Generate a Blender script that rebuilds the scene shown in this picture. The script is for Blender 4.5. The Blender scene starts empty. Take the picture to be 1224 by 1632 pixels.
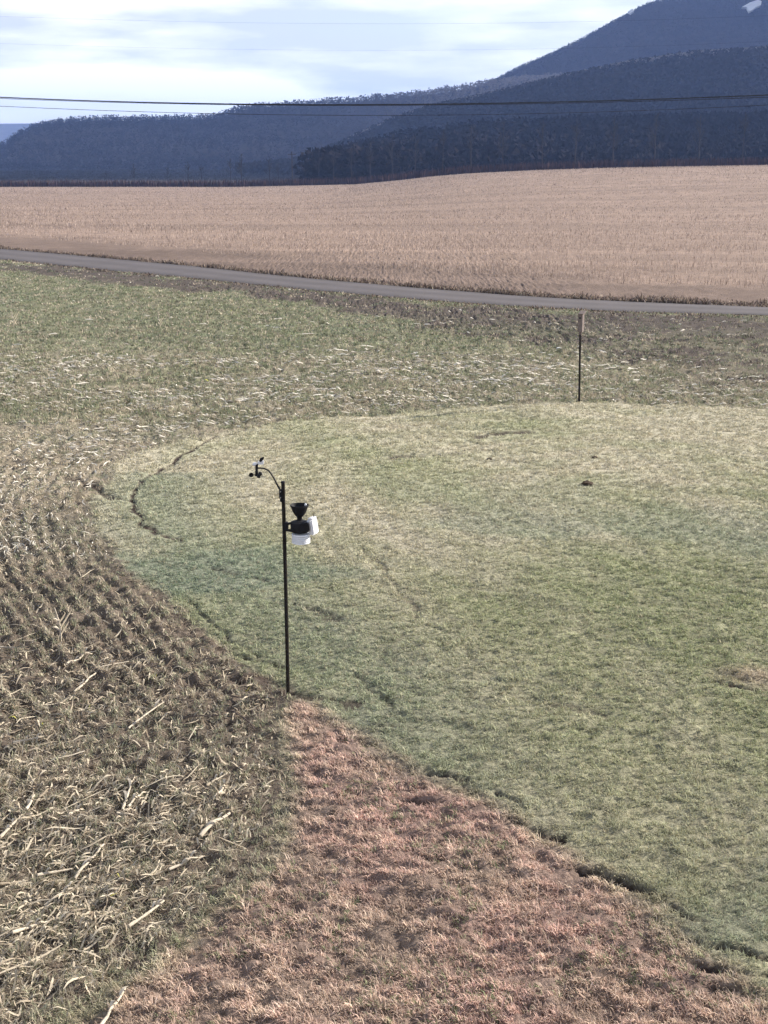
import bpy, bmesh, math, random
import numpy as np
from mathutils import Vector, Matrix
R = math.radians
rng = np.random.default_rng(7)
random.seed(7)
sc = bpy.context.scene
COL = sc.collection

# ------------------------------------------------------------------ camera
CAM_H, PITCH, FPX = 4.8, R(14.6), 2100.0      # focal length in pixels of a 1224 x 1632 frame
cam_d = bpy.data.cameras.new('camera')
cam = bpy.data.objects.new('camera', cam_d); COL.objects.link(cam)
cam.location = (0, 0, CAM_H); cam.rotation_euler = (R(90) - PITCH, 0, 0)
cam_d.sensor_fit = 'VERTICAL'; cam_d.sensor_height = 32.0
cam_d.lens = 32.0 * FPX / 1632.0
cam_d.clip_start = 0.1; cam_d.clip_end = 20000
sc.camera = cam

# ------------------------------------------------------------------ light
SUN_EL, SUN_AZ = R(26), R(26)                 # azimuth counted from +X towards +Y
wd = bpy.data.worlds.new('World'); sc.world = wd; wd.use_nodes = True
nt = wd.node_tree; nt.nodes.clear()
def N(nt, t, **kw):
    n = nt.nodes.new(t)
    for k, v in kw.items(): setattr(n, k, v)
    return n
wo = N(nt, 'ShaderNodeOutputWorld'); bg = N(nt, 'ShaderNodeBackground')
sky = N(nt, 'ShaderNodeTexSky', sky_type='NISHITA', sun_disc=False)
sky.sun_elevation = SUN_EL; sky.sun_rotation = R(90) - SUN_AZ
sky.air_density = 1.2; sky.dust_density = 1.0; sky.ozone_density = 1.0
SKY_S = 0.10
tc = N(nt, 'ShaderNodeTexCoord'); mp = N(nt, 'ShaderNodeMapping'); mp.inputs['Scale'].default_value = (3.0, 3.0, 22.0)
mp.inputs['Location'].default_value = (0.35, 0.0, 0.25)
nz = N(nt, 'ShaderNodeTexNoise'); nz.inputs['Scale'].default_value = 1.0; nz.inputs['Detail'].default_value = 4.5; nz.inputs['Roughness'].default_value = 0.5
cr = N(nt, 'ShaderNodeValToRGB')              # how much cloud
cr.color_ramp.elements[0].position = 0.30; cr.color_ramp.elements[0].color = (0.45, 0.45, 0.45, 1)
cr.color_ramp.elements[1].position = 0.56; cr.color_ramp.elements[1].color = (1, 1, 1, 1)
mp2 = N(nt, 'ShaderNodeMapping'); mp2.inputs['Scale'].default_value = (4.2, 4.2, 24.0); mp2.inputs['Location'].default_value = (4.1, 2.0, 3.3)
nz2 = N(nt, 'ShaderNodeTexNoise'); nz2.inputs['Scale'].default_value = 1.0; nz2.inputs['Detail'].default_value = 7; nz2.inputs['Roughness'].default_value = 0.58
cc = N(nt, 'ShaderNodeValToRGB')              # grey-blue undersides to lit white
cc.color_ramp.elements[0].position = 0.46; cc.color_ramp.elements[0].color = (0.56, 0.60, 0.71, 1)
cc.color_ramp.elements[1].position = 0.62; cc.color_ramp.elements[1].color = (1.0, 1.0, 1.0, 1)
vm = N(nt, 'ShaderNodeVectorMath', operation='SCALE'); vm.inputs['Scale'].default_value = SKY_S
vc = N(nt, 'ShaderNodeVectorMath', operation='SCALE'); vc.inputs['Scale'].default_value = 0.80
mx = N(nt, 'ShaderNodeMix', data_type='RGBA')
L = nt.links.new
L(tc.outputs['Generated'], mp.inputs[0]); L(mp.outputs[0], nz.inputs['Vector']); L(nz.outputs['Fac'], cr.inputs[0])
L(tc.outputs['Generated'], mp2.inputs[0]); L(mp2.outputs[0], nz2.inputs['Vector']); 
# a bright bank of cloud low on the left
sb = N(nt, 'ShaderNodeMapping'); sb.inputs['Location'].default_value = (-(-.19)/.17, 0, -.046/.024); sb.inputs['Scale'].default_value = (1/.17, 0.0, 1/.024)
ln = N(nt, 'ShaderNodeVectorMath', operation='LENGTH'); bm_ = N(nt, 'ShaderNodeMapRange', interpolation_type='SMOOTHSTEP')
bm_.inputs['From Min'].default_value = 1.3; bm_.inputs['From Max'].default_value = 0.2; bm_.inputs['To Min'].default_value = 0.0; bm_.inputs['To Max'].default_value = 0.50
ad = N(nt, 'ShaderNodeMath', operation='ADD')
L(tc.outputs['Generated'], sb.inputs[0]); L(sb.outputs[0], ln.inputs[0]); L(ln.outputs['Value'], bm_.inputs['Value'])
L(bm_.outputs[0], ad.inputs[0]); L(nz2.outputs['Fac'], ad.inputs[1]); L(ad.outputs[0], cc.inputs[0])
sx = N(nt, 'ShaderNodeSeparateXYZ'); L(tc.outputs['Generated'], sx.inputs[0])
mr = N(nt, 'ShaderNodeMapRange'); mr.inputs['From Min'].default_value = 0.0; mr.inputs['From Max'].default_value = 0.30
mr.inputs['To Min'].default_value = 1.12; mr.inputs['To Max'].default_value = 0.36
L(sx.outputs['Z'], mr.inputs['Value']); L(mr.outputs[0], vc.inputs['Scale'])
L(sky.outputs[0], vm.inputs[0]); L(cc.outputs[0], vc.inputs[0])
L(cr.outputs[0], mx.inputs['Factor']); L(vm.outputs[0], mx.inputs['A']); L(vc.outputs[0], mx.inputs['B'])
L(mx.outputs['Result'], bg.inputs['Color']); bg.inputs['Strength'].default_value = 1.0
L(bg.outputs[0], wo.inputs['Surface'])
sd = bpy.data.lights.new('sun', 'SUN'); sd.energy = 4.8; sd.angle = R(0.6); sd.color = (1.0, 0.93, 0.84)
so = bpy.data.objects.new('sun', sd); COL.objects.link(so)
sun_dir = Vector((math.cos(SUN_EL)*math.cos(SUN_AZ), math.cos(SUN_EL)*math.sin(SUN_AZ), math.sin(SUN_EL)))
so.rotation_euler = sun_dir.to_track_quat('Z', 'Y').to_euler()
sc.view_settings.view_transform = 'Standard'; sc.view_settings.look = 'None'
sc.view_settings.gamma = 1.0; sc.view_settings.exposure = 1.3
sc.view_settings.use_curve_mapping = False
sc.cycles.max_bounces = 6; sc.cycles.diffuse_bounces = 3; sc.cycles.volume_bounces = 1
sc.cycles.transparent_max_bounces = 8
sc.cycles.use_denoising = True

# ------------------------------------------------------------------ helpers
def ray(px, py):
    u, v = (px - 612) / FPX, -(py - 816) / FPX
    return np.array([u, math.cos(PITCH) + v*math.sin(PITCH), -math.sin(PITCH) + v*math.cos(PITCH)])
def at(px, py, z=0.0):                        # where the sight line meets level z
    d = ray(px, py); t = (z - CAM_H) / d[2]
    return np.array([d[0]*t, d[1]*t])
def far(px, py, Y):                           # point of the sight line at distance Y
    d = ray(px, py); t = Y / d[1]
    return np.array([d[0]*t, Y, CAM_H + d[2]*t])
def tag(o, label=None, cat=None, group=None, kind=None):
    if label: o['label'] = label
    if cat: o['category'] = cat
    if group: o['group'] = group
    if kind: o['kind'] = kind
    return o
def _hash(ix, iy, seed):
    n = (ix.astype(np.int64)*374761393 + iy.astype(np.int64)*668265263 + seed*1442695041) & 0xffffffff
    n = ((n ^ (n >> 13)) * 1274126177) & 0xffffffff
    return ((n ^ (n >> 16)) & 0xffff) / 65535.0
def vnoise(x, y, seed=0):
    ix, iy = np.floor(x), np.floor(y); fx, fy = x-ix, y-iy
    fx = fx*fx*(3-2*fx); fy = fy*fy*(3-2*fy)
    a = _hash(ix, iy, seed); b = _hash(ix+1, iy, seed); c = _hash(ix, iy+1, seed); d = _hash(ix+1, iy+1, seed)
    return (a*(1-fx)+b*fx)*(1-fy) + (c*(1-fx)+d*fx)*fy
def fbm(x, y, seed=0, oct=4, gain=0.5):
    s = 0; a = 1; t = 0
    for k in range(oct):
        s = s + a*vnoise(x*2**k + 17.3*k, y*2**k + 9.1*k, seed+k); t += a; a *= gain
    return s/t
def sstep(a, b, x):
    t = np.clip((x-a)/(b-a), 0, 1); return t*t*(3-2*t)
def pline_dist(x, y, pts):                    # distance to an open polyline
    d = np.full(np.shape(x), 1e9); pts = np.asarray(pts)
    for (x0, y0), (x1, y1) in zip(pts[:-1], pts[1:]):
        vx, vy = x1-x0, y1-y0; L2 = vx*vx+vy*vy+1e-12
        t = np.clip(((x-x0)*vx+(y-y0)*vy)/L2, 0, 1)
        d = np.minimum(d, np.hypot(x-x0-t*vx, y-y0-t*vy))
    return d
def inside(x, y, poly):
    r = np.zeros(np.shape(x), bool); n = len(poly)
    for i in range(n):
        x0, y0 = poly[i]; x1, y1 = poly[(i+1) % n]
        if y0 == y1: continue
        c = ((y0 > y) != (y1 > y)) & (x < (x1-x0)*(y-y0)/(y1-y0) + x0)
        r ^= c
    return r
def sdf(x, y, poly):                          # positive inside
    d = pline_dist(x, y, list(poly)+[poly[0]])
    return np.where(inside(x, y, poly), d, -d)
def W(pts): return [tuple(at(*p)) for p in pts]

def make_mat(name, col=None, rough=0.9, attr=None, metal=0.0, nscale=0, namt=0.3, bump=0.0, spec=0.2, trans=0.0, bdist=0.01):
    m = bpy.data.materials.new(name); m.use_nodes = True
    nt = m.node_tree; b = nt.nodes['Principled BSDF']; L = nt.links.new
    b.inputs['Roughness'].default_value = rough; b.inputs['Metallic'].default_value = metal
    b.inputs['Specular IOR Level'].default_value = spec
    src = None
    if attr:
        a = N(nt, 'ShaderNodeAttribute', attribute_name=attr); src = a.outputs['Color']
    else:
        c = N(nt, 'ShaderNodeRGB'); c.outputs[0].default_value = (*col, 1); src = c.outputs[0]
    if nscale:
        t = N(nt, 'ShaderNodeTexCoord'); n = N(nt, 'ShaderNodeTexNoise'); n.inputs['Scale'].default_value = nscale
        n.inputs['Detail'].default_value = 6; n.inputs['Roughness'].default_value = 0.65
        L(t.outputs['Object'], n.inputs['Vector'])
        mr = N(nt, 'ShaderNodeMapRange'); mr.inputs['From Min'].default_value = 0.3; mr.inputs['From Max'].default_value = 0.7
        mr.inputs['To Min'].default_value = 1-namt; mr.inputs['To Max'].default_value = 1+namt
        L(n.outputs['Fac'], mr.inputs['Value'])
        vs = N(nt, 'ShaderNodeVectorMath', operation='SCALE'); L(src, vs.inputs[0]); L(mr.outputs[0], vs.inputs['Scale'])
        src = vs.outputs[0]
        if bump:
            bp = N(nt, 'ShaderNodeBump'); bp.inputs['Strength'].default_value = bump; bp.inputs['Distance'].default_value = bdist
            L(n.outputs['Fac'], bp.inputs['Height']); L(bp.outputs[0], b.inputs['Normal'])
    L(src, b.inputs['Base Color'])
    if trans:
        tr = N(nt, 'ShaderNodeBsdfTranslucent'); ms = N(nt, 'ShaderNodeMixShader'); ms.inputs[0].default_value = trans
        L(src, tr.inputs['Color']); L(b.outputs[0], ms.inputs[1]); L(tr.outputs[0], ms.inputs[2])
        L(ms.outputs[0], nt.nodes['Material Output'].inputs['Surface'])
    return m
def np_mesh(name, verts, faces, mat, cols=None, smooth=False, parent=None):
    """verts (n,3); faces (m,k) all the same k; cols (n,3) -> colour attribute 'Col'"""
    me = bpy.data.meshes.new(name); nv, (nf, k) = len(verts), faces.shape
    me.vertices.add(nv); me.vertices.foreach_set('co', np.ascontiguousarray(verts, np.float32).ravel())
    me.loops.add(nf*k); me.loops.foreach_set('vertex_index', np.ascontiguousarray(faces, np.int32).ravel())
    me.polygons.add(nf); me.polygons.foreach_set('loop_start', np.arange(0, nf*k, k, dtype=np.int32))
    me.polygons.foreach_set('loop_total', np.full(nf, k, np.int32))
    if smooth: me.polygons.foreach_set('use_smooth', np.ones(nf, bool))
    me.update(calc_edges=True)
    if cols is not None:
        a = me.attributes.new('Col', 'FLOAT_COLOR', 'POINT')
        a.data.foreach_set('color', np.column_stack([cols, np.ones(nv)]).astype(np.float32).ravel())
    me.materials.append(mat)
    o = bpy.data.objects.new(name, me); COL.objects.link(o)
    if parent: o.parent = parent
    return o
def bm_obj(name, bm, mat, parent=None, smooth=True):
    me = bpy.data.meshes.new(name)
    bmesh.ops.recalc_face_normals(bm, faces=bm.faces); bm.to_mesh(me); bm.free()
    if smooth:
        for p in me.polygons: p.use_smooth = True
        me.set_sharp_from_angle(angle=R(35))
    me.materials.append(mat)
    o = bpy.data.objects.new(name, me); COL.objects.link(o)
    if parent: o.parent = parent
    return o
def empty(name, loc, rz=0):
    o = bpy.data.objects.new(name, None); COL.objects.link(o); o.location = loc; o.rotation_euler = (0, 0, rz); return o
def lathe(bm, prof, seg=28, mat=None):        # prof [(r, z)...]
    rings = []
    for r, z in prof:
        rings.append([bm.verts.new((max(r, 1e-4)*math.cos(2*math.pi*k/seg), max(r, 1e-4)*math.sin(2*math.pi*k/seg), z)) for k in range(seg)])
    fs = []
    for a, b in zip(rings[:-1], rings[1:]):
        for k in range(seg): bm.faces.new((a[k], a[(k+1) % seg], b[(k+1) % seg], b[k]))
    bm.faces.new(rings[0][::-1]); bm.faces.new(rings[-1])
    vs = [v for r in rings for v in r]
    if mat is not None: bmesh.ops.transform(bm, matrix=mat, verts=vs)
    return vs
def tube(bm, pts, rad, seg=10):
    pts = [Vector(p) for p in pts]; rads = rad if hasattr(rad, '__len__') else [rad]*len(pts)
    rings = []
    up = None
    for i, p in enumerate(pts):
        d = (pts[min(i+1, len(pts)-1)] - pts[max(i-1, 0)]).normalized()
        if up is None: up = Vector((0, 0, 1)) if abs(d.z) < .9 else Vector((1, 0, 0))
        a = d.cross(up).normalized(); b = a.cross(d).normalized(); up = b
        rings.append([bm.verts.new(p + (a*math.cos(2*math.pi*k/seg) + b*math.sin(2*math.pi*k/seg))*rads[i]) for k in range(seg)])
    for a, b in zip(rings[:-1], rings[1:]):
        for k in range(seg): bm.faces.new((a[k], a[(k+1) % seg], b[(k+1) % seg], b[k]))
    bm.faces.new(rings[0][::-1]); bm.faces.new(rings[-1])
def box(bm, c, s, mat=None, bev=0.0):
    M_ = Matrix.Translation(c) @ (mat if mat is not None else Matrix.Identity(4)) @ Matrix.Diagonal((*s, 1))
    r = bmesh.ops.create_cube(bm, size=1.0, matrix=M_)
    if bev:
        es = list({e for v in r['verts'] for e in v.link_edges})
        bmesh.ops.bevel(bm, geom=es, offset=bev, segments=2, affect='EDGES')

# ------------------------------------------------------------------ the lie of the land (world metres)
MOWN = W([(1224,652),(1050,645),(925,641),(800,645),(700,652),(560,663),(480,671),(400,680),(300,700),(215,722),(180,745),(160,775),(150,810),
          (165,850),(200,900),(260,945),(330,1010),(400,1065),(452,1108),(456,1180),(458,1250),(432,1330),(390,1400),
          (330,1460),(250,1520),(150,1600),(60,1680),(-100,1900)]) + [(-1, 3.0), (-1, -20.0), (60, -20.0), (60, 26.0), (20, 26.6)]
REDDISH = W([(450,1112),(500,1120),(560,1168),(680,1235),(800,1300),(900,1350),(1000,1410),(1060,1445),(1090,1500),(1160,1560),
          (1224,1605),(1330,1680),(1500,1900)]) + [(3.5, -20.0), (-9, -20.0)] + W([(-100,1900),(60,1680),(150,1600),(250,1520),(330,1460),(390,1400),(432,1330),(458,1250),(454,1180)])
BARE = W([(-500,385),(-200,398),(0,414),(250,437),(500,464),(700,482),(850,494),(1050,500),(1300,506),(1700,520),(1700,640),(1300,640),(1170,612),
          (1040,575),(900,548),(760,535),(640,525),(600,508),(480,485),(380,474),(200,450),(0,428),(-200,410),(-500,392)])
ROAD_FAR = W([(-1500,345),(-900,350),(-500,360),(-200,378),(0,396),(150,409),(300,423),(500,444),(700,461),(860,473),(1000,480),(1224,489),(1500,499),(2000,514),(3000,540)])
ROAD_NEAR = W([(-1500,352),(-900,359),(-500,371),(-200,391),(0,413),(150,428),(300,442),(500,462),(700,479),(860,490),(1000,496),(1224,502),(1500,511),(2000,526),(3000,553)])
# turf steps, ruts and bare scrapes: (points, half width m, darkening, depth m)
CUTS = [
 ([(410,681),(380,687),(350,695),(310,713),(262,742),(225,763),(213,785),(216,815),(228,838),(250,852),(290,860)], .045, 1., .035),
 ([(214,790),(220,800)], .07, .9, .05), ([(262,856),(292,861)], .06, .9, .04),
 ([(540,1178),(585,1188),(612,1196)], .06, .95, .06), ([(690,1236),(745,1250)], .055, .95, .06), ([(795,1270),(825,1283)], .05, .9, .06),
 ([(815,1312),(860,1332),(905,1338)], .055, 1., .07), ([(925,1378),(975,1400),(1030,1418)], .045, 1., .07),
 ([(1060,1432),(1120,1470)], .04, .9, .06), ([(1090,1500),(1150,1508),(1240,1524)], .035, 1., .06),
 ([(1100,1535),(1160,1548),(1240,1556)], .035, 1., .06), ([(1150,1575),(1224,1606)], .03, .8, .05),
 ([(500,1150),(560,1176),(690,1234),(800,1286),(860,1326),(960,1386),(1060,1430),(1100,1490),(1160,1550),(1240,1612)], .014, .6, .03),
 ([(300,960),(360,1010),(450,1075)], .05, .6, .04), ([(700,1000),(760,1060),(860,1120)], .03, .3, .015), ([(560,1080),(620,1130)], .04, .45, .03),
 ([(900,1330),(700,1300)], .02, .3, .02), ([(650,1100),(700,1120)], .03, .4, .03),
 ([(350,1030),(395,1048),(450,1062)], .07, .9, .06), ([(380,1080),(430,1084)], .07, .8, .04), ([(345,908),(440,932)], .07, .6, .03),
 ([(470,960),(540,992)], .08, .55, .03), ([(570,870),(610,905),(640,945),(665,985)], .07, .5, .03), ([(640,1010),(600,1060)], .05, .2, .01),
 ([(628,729),(690,724),(728,722)], .15, .9, .03), ([(760,697),(800,692),(840,689)], .24, .9, .03), ([(560,744),(590,746)], .1, .5, .02),
 ([(925,772),(945,772)], .09, .8, .0), ([(1140,1090),(1190,1098),(1230,1102)], .06, .9, .04), ([(880,1125),(960,1140)], .05, .5, .02),
 ([(120,762),(185,793)], .22, .8, .05), ([(130,800),(190,790)], .12, .9, .05), ([(660,1370),(750,1376)], .03, .8, .04),
 ([(640,1278),(680,1288)], .04, .8, .04), ([(455,1112),(520,1116),(560,1128)], .09, .8, .02), ([(540,1150),(650,1165)], .05, .6, .03),
 ([(840,1500),(870,1520)], .03, .5, .02), ([(300,1095),(400,1085),(455,1100)], .10, .6, .03), ([(1000,860),(1060,868)], .05, .3, .02),
]
CUTS = [(W(p), w, k, dz) for p, w, k, dz in CUTS]
HX = ([-2000, -40, -8, 3.5, 11, 19.6, 35.7, 48, 76, 120, 400], [0, 0, .7, 1.95, 2.95, 3.7, 4.5, 4.9, 5.4, 6.2, 9])
def h_far(x, y):
    return np.interp(x, HX[0], HX[1]) * sstep(85, 255, y)
def lawn_inner(x, y): return 0
def zones(x, y):
    """weights and a row phase for any ground point"""
    z = {}
    wob = (fbm(x*1.3, y*1.3, 5, 3)-.5)*.5 + (fbm(x*6, y*6, 11, 3)-.5)*.30
    m = sdf(x, y, MOWN); z['m_d'] = m
    z['mown'] = sstep(-.12, .12, m + wob*.8)
    near = (y < 22)
    rd = np.full(np.shape(x), -5.0); rd[near] = sdf(x[near], y[near], REDDISH) if near.any() else -5
    z['red'] = sstep(-.15, .25, rd + wob*.5)*z['mown']
    z['bare'] = sstep(-.6, .8, sdf(x, y, BARE) + (fbm(x*.5, y*.35, 3, 4)-.5)*5)*(1-z['mown'])
    yr_f = np.interp(x, [p[0] for p in ROAD_FAR], [p[1] for p in ROAD_FAR]) if False else None
    df = side(x, y, ROAD_FAR); dn = side(x, y, ROAD_NEAR)
    z['beyond'] = df; z['road'] = (df < 0) & (dn > 0); z['dn'] = dn
    return z
def side(x, y, pl):                           # signed distance to a left-right polyline, positive beyond it
    d = pline_dist(x, y, pl)
    px = [p[0] for p in pl]; 
    if px[0] > px[-1]: pl = pl[::-1]; px = px[::-1]
    yy = np.interp(x, px, [p[1] for p in pl]); return np.where(y > yy, d, -d)
def cuts(x, y):
    k = np.zeros(np.shape(x)); dz = np.zeros(np.shape(x))
    n1 = fbm(x*5, y*5, 31, 3); n2 = fbm(x*1.3, y*1.3, 37, 2); wx = (fbm(x*3.5, y*3.5, 41, 4)-.5)*.45; wy = (fbm(x*3.5, y*3.5, 47, 4)-.5)*.45
    for pts, w, kk, dd in CUTS:
        P = np.asarray(pts); sel = (x > P[:,0].min()-1) & (x < P[:,0].max()+1) & (y > P[:,1].min()-1) & (y < P[:,1].max()+1)
        if not sel.any(): continue
        d = pline_dist(x[sel]+wx[sel]*.5, y[sel]+wy[sel]*.5, pts)
        ww = w*(.55+.9*n1[sel]) if w == .045 and kk == 1. else w*.62*np.clip(-.1+2.3*n1[sel]*(.4+1.2*n2[sel]), .02, 2); f = 1-sstep(ww*.5, ww*1.3, d)
        k[sel] = np.maximum(k[sel], f*kk); dz[sel] = np.maximum(dz[sel], f*dd*.65)
    return k, dz
ROW = 0.19
def height(x, y, z, cut_dz):
    n_small = fbm(x*7, y*7, 101, 4)-.5; n_big = fbm(x*.6, y*.6, 71, 3)-.5; n_mid = fbm(x*2.2, y*3.0, 77, 3)-.5
    fade = 1-sstep(60, 160, y)
    row = np.cos(2*np.pi*(z['m_d'] + (fbm(x*1.5, y*1.5, 55, 2)-.5)*.10)/ROW)
    st = 1-z['mown']
    h = h_far(x, y) + n_big*.10*fade
    n_cl = fbm(x*11, y*15, 131, 3)-.5
    n_str = fbm(x*4, y*9, 151, 3)-.5; nr = 1-.75*sstep(11, 20, y)
    h = h + (n_mid*.05 + (n_small*.03 + n_str*.045 + n_cl*.02)*nr)*z['mown']*fade + z['red']*((fbm(x*7, y*15, 161, 3)-.5)*.07 + n_cl*.06)
    rowa = row*.018*sstep(.12, .5, -z['m_d'])*(.70+.30*sstep(10, 12.5, y))*(1-sstep(17, 26, y))*sstep(.15, .5, fbm(x*.8, y*.8, 141, 2))
    h = h + st*fade*(rowa + n_small*.095 + n_cl*.085 + n_mid*.05)
    h = h - cut_dz + z['bare']*n_small*.08
    flat = sstep(1.2, 0.0, np.minimum(np.abs(z['beyond']), np.abs(z['dn']))) if False else 0
    rdm = 1 - sstep(.0, 1.2, np.where(z['road'], 0, np.minimum(np.abs(z['beyond']), np.abs(z['dn']))))
    return h*(1-rdm) + h_far(x, y)*rdm - .03*rdm, row
def mixc(a, b, t): return a*(1-t[..., None]) + np.asarray(b)*t[..., None]
C_LAWN_G = np.array([.285, .302, .170]); C_LAWN_T = np.array([.470, .430, .315]); C_LAWN_B = np.array([.240, .275, .190])
C_RED = np.array([.455, .312, .255]); C_STUB = np.array([.335, .292, .215]); C_FGRASS = np.array([.145, .160, .105])
C_SOIL = np.array([.085, .062, .052]); C_BARE = np.array([.080, .064, .058]); C_TAN = np.array([.255, .188, .148]); C_MOWNSTRIP = np.array([.165, .122, .098])
def cover_colour(x, y, z, blade=False):
    """albedo of what grows or lies there"""
    n1 = fbm(x*.35, y*.28, 201, 4); n2 = fbm(x*1.6, y*1.3, 211, 4); n3 = fbm(x*.9+y*.25, y*.16, 221, 3)
    shp = np.shape(x)
    # lawn: tan towards the far edge, greener near the right foreground, mower stripes following the rim
    tan = np.clip(.14 + sstep(12, 25, y)*.62 + (n1-.5)*1.6 + (n3-.5)*.8, 0, 1)
    stripe = .5+.5*np.sin(2*np.pi*(z['m_d']+(n1-.5)*.5)/1.15); tan = np.clip(tan + (stripe-.5)*.22*sstep(9, 14, y), 0, 1)
    c = mixc(np.broadcast_to(C_LAWN_G, shp+(3,)), C_LAWN_T, tan)
    cool = sstep(.52, .68, fbm(x*.45, y*.45, 231, 3)) * (1-sstep(15, 22, y))*.7
    rim = np.exp(-((z['m_d']-.9)/.9)**2)*(y < 21); cool = np.clip(cool + rim*.55, 0, 1)
    c = mixc(c, C_LAWN_B, cool)
    bp_ = at(1205, 1082); c = mixc(c, [.40, .335, .235], np.clip(1.1-np.hypot((x-bp_[0])/.38, (y-bp_[1])/.30)-(n2-.5)*1.5, 0, 1))
    c = mixc(c, C_RED, z['red']*np.clip(.88+(n2-.5)*.8, 0, 1))
    # drilled stubble and the green strip near the road
    grn = np.clip(sstep(30, 44, y)*1.1 + (fbm(x*.18, y*.12, 241, 3)-.5)*1.6, 0, 1)*sstep(24, 34, y)
    s = mixc(np.broadcast_to(C_STUB, shp+(3,)), C_FGRASS, np.clip(grn + np.clip((n2-.42)*1.4, 0, .6), 0, 1))
    tt = (1-sstep(.5, 3.0, np.abs(y-27)/3)) ; s = mixc(s, [.21, .175, .12], np.clip((fbm(x*.5, y*1.2, 251, 3)-.35)*2.0, 0, 1)*(y > 13)*.6)
    s = mixc(s, [.185, .185, .115], sstep(23, 27, y)*(.35+.5*(n2 > .5)))
    c = s*(1-z['mown'][..., None]) + c*z['mown'][..., None]
    c = mixc(c, C_BARE, z['bare']*(.92-.50*sstep(3, 9, -z['dn'])*(n2 < .56)))
    b = sstep(0, .3, z['beyond'])
    strip = 1-sstep(6, 13, z['beyond'] + (n1-.5)*6 - 0.0)
    f = mixc(np.broadcast_to(C_TAN, shp+(3,)), C_MOWNSTRIP, strip)
    band = fbm(x*.01, (y + .12*x)*.28, 261, 3); pt = fbm(x*.035, y*.02, 265, 4); f = f*(.62+.50*band[..., None]+.30*pt[..., None])
    verge = (1-sstep(.3, 1.3, z['beyond'])); f = mixc(f, [.16, .115, .09], verge*.8)
    c = c*(1-b[..., None]) + f*b[..., None]
    wild = sstep(360, 375, y+.05*x); c = mixc(c, [.045, .037, .032], wild)
    sp = (fbm(x*11, y*11, 271, 2)-.5); c = c*(1+.5*sp[..., None])
    return np.clip(c, .01, .9)

# ------------------------------------------------------------------ ground
def axis(lo, hi, f0, f1, fine, grow):
    v = list(np.arange(f0, f1, fine)); s = fine; p = v[-1]
    while p < hi: s *= grow; p += s; v.append(p)
    s = fine; p = v[0]; pre = []
    while p > lo: s *= grow; p -= s; pre.append(p)
    return np.array(pre[::-1] + v)
xs = axis(-6500, 6500, -6.5, 6.0, .028, 1.035)
ys = axis(-400, 9000, 5.5, 12.5, .028, 1.009)
print('ground grid', len(xs), len(ys))
GX, GY = np.meshgrid(xs, ys); gx, gy = GX.ravel(), GY.ravel()
gz = zones(gx, gy); ck, cdz = cuts(gx, gy); gh, grow_ = height(gx, gy, gz, cdz)
gc = cover_colour(gx, gy, gz)
dark = np.clip(ck + (1-gz['mown'])*(gy < 28)*(.18*(.5-.5*grow_)*(1-sstep(17, 26, gy))), 0, 1)
soilmix = .80 - .55*sstep(12, 22, gy); soilmix = np.where(gy > 34, .1, soilmix)*(1-.30*gz['mown']*(1-gz['red']))        # soil shows between the blades close by
gc = mixc(gc, C_SOIL*1.0, soilmix*np.where(gz['mown'] > .5, .8, 1.0)); gc = mixc(gc, C_SOIL*.55, dark)
gc[gz['road']] = [.10, .08, .075]

ny, nx = GX.shape
idx = np.arange(ny*nx).reshape(ny, nx)
faces = np.stack([idx[:-1, :-1], idx[:-1, 1:], idx[1:, 1:], idx[1:, :-1]], -1).reshape(-1, 4)
M_ground = make_mat('ground_soil_and_grass', attr='Col', rough=1.0, nscale=22, namt=.5, bump=1.0, spec=.1, bdist=.04)
ground = np_mesh('ground', np.column_stack([gx, gy, gh]), faces, M_ground, gc, smooth=True)
tag(ground, 'rolling farm ground with mown grass, dead reddish patch and drilled stubble', kind='structure')
def ground_h(x, y):
    x = np.asarray(x, float); y = np.asarray(y, float)
    i = np.clip(np.searchsorted(xs, x)-1, 0, nx-2); j = np.clip(np.searchsorted(ys, y)-1, 0, ny-2)
    H = gh.reshape(ny, nx); fx = (x-xs[i])/(xs[i+1]-xs[i]); fy = (y-ys[j])/(ys[j+1]-ys[j])
    return (H[j, i]*(1-fx)+H[j, i+1]*fx)*(1-fy) + (H[j+1, i]*(1-fx)+H[j+1, i+1]*fx)*fy

# ------------------------------------------------------------------ road
def resample(pl, n):
    pl = np.array(pl); s = np.r_[0, np.cumsum(np.hypot(*np.diff(pl, axis=0).T))]; t = np.linspace(0, s[-1], n)
    return np.column_stack([np.interp(t, s, pl[:, 0]), np.interp(t, s, pl[:, 1])])
RN = 500
pf = np.array(ROAD_FAR); pn = np.array(ROAD_NEAR)
tt = np.linspace(0, len(pf)-1, RN); k = np.arange(len(pf))
rf = np.column_stack([np.interp(tt, k, pf[:, 0]), np.interp(tt, k, pf[:, 1])])
rn = np.column_stack([np.interp(tt, k, pn[:, 0]), np.interp(tt, k, pn[:, 1])])
ac = np.linspace(0, 1, 15); prof = .035*(1-(2*ac-1)**2)**.6 + .0
rv = []; rc = []
for a, p in zip(ac, prof):
    xy = rn*(1-a) + rf*a; z_ = h_far(xy[:, 0], xy[:, 1])
    e = (fbm(xy[:, 0]*.8, xy[:, 1]*.8, 300, 3)-.5)
    if a in (0, 1): xy = xy + (rf-rn)*(e*.10)[:, None]
    rv.append(np.column_stack([xy, z_ + p - .012]))
    wheel = math.exp(-((a-.28)/.10)**2) + math.exp(-((a-.70)/.10)**2)
    edge = max(0, 1-min(a, 1-a)/.14)
    base = np.array([.076, .066, .066])*(1+.30*wheel) * (1-.35*edge)
    rc.append(base[None, :]*(1+.35*(fbm(xy[:, 0]*1.1, xy[:, 1]*1.1, 310, 3)-.5))[:, None])
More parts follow.
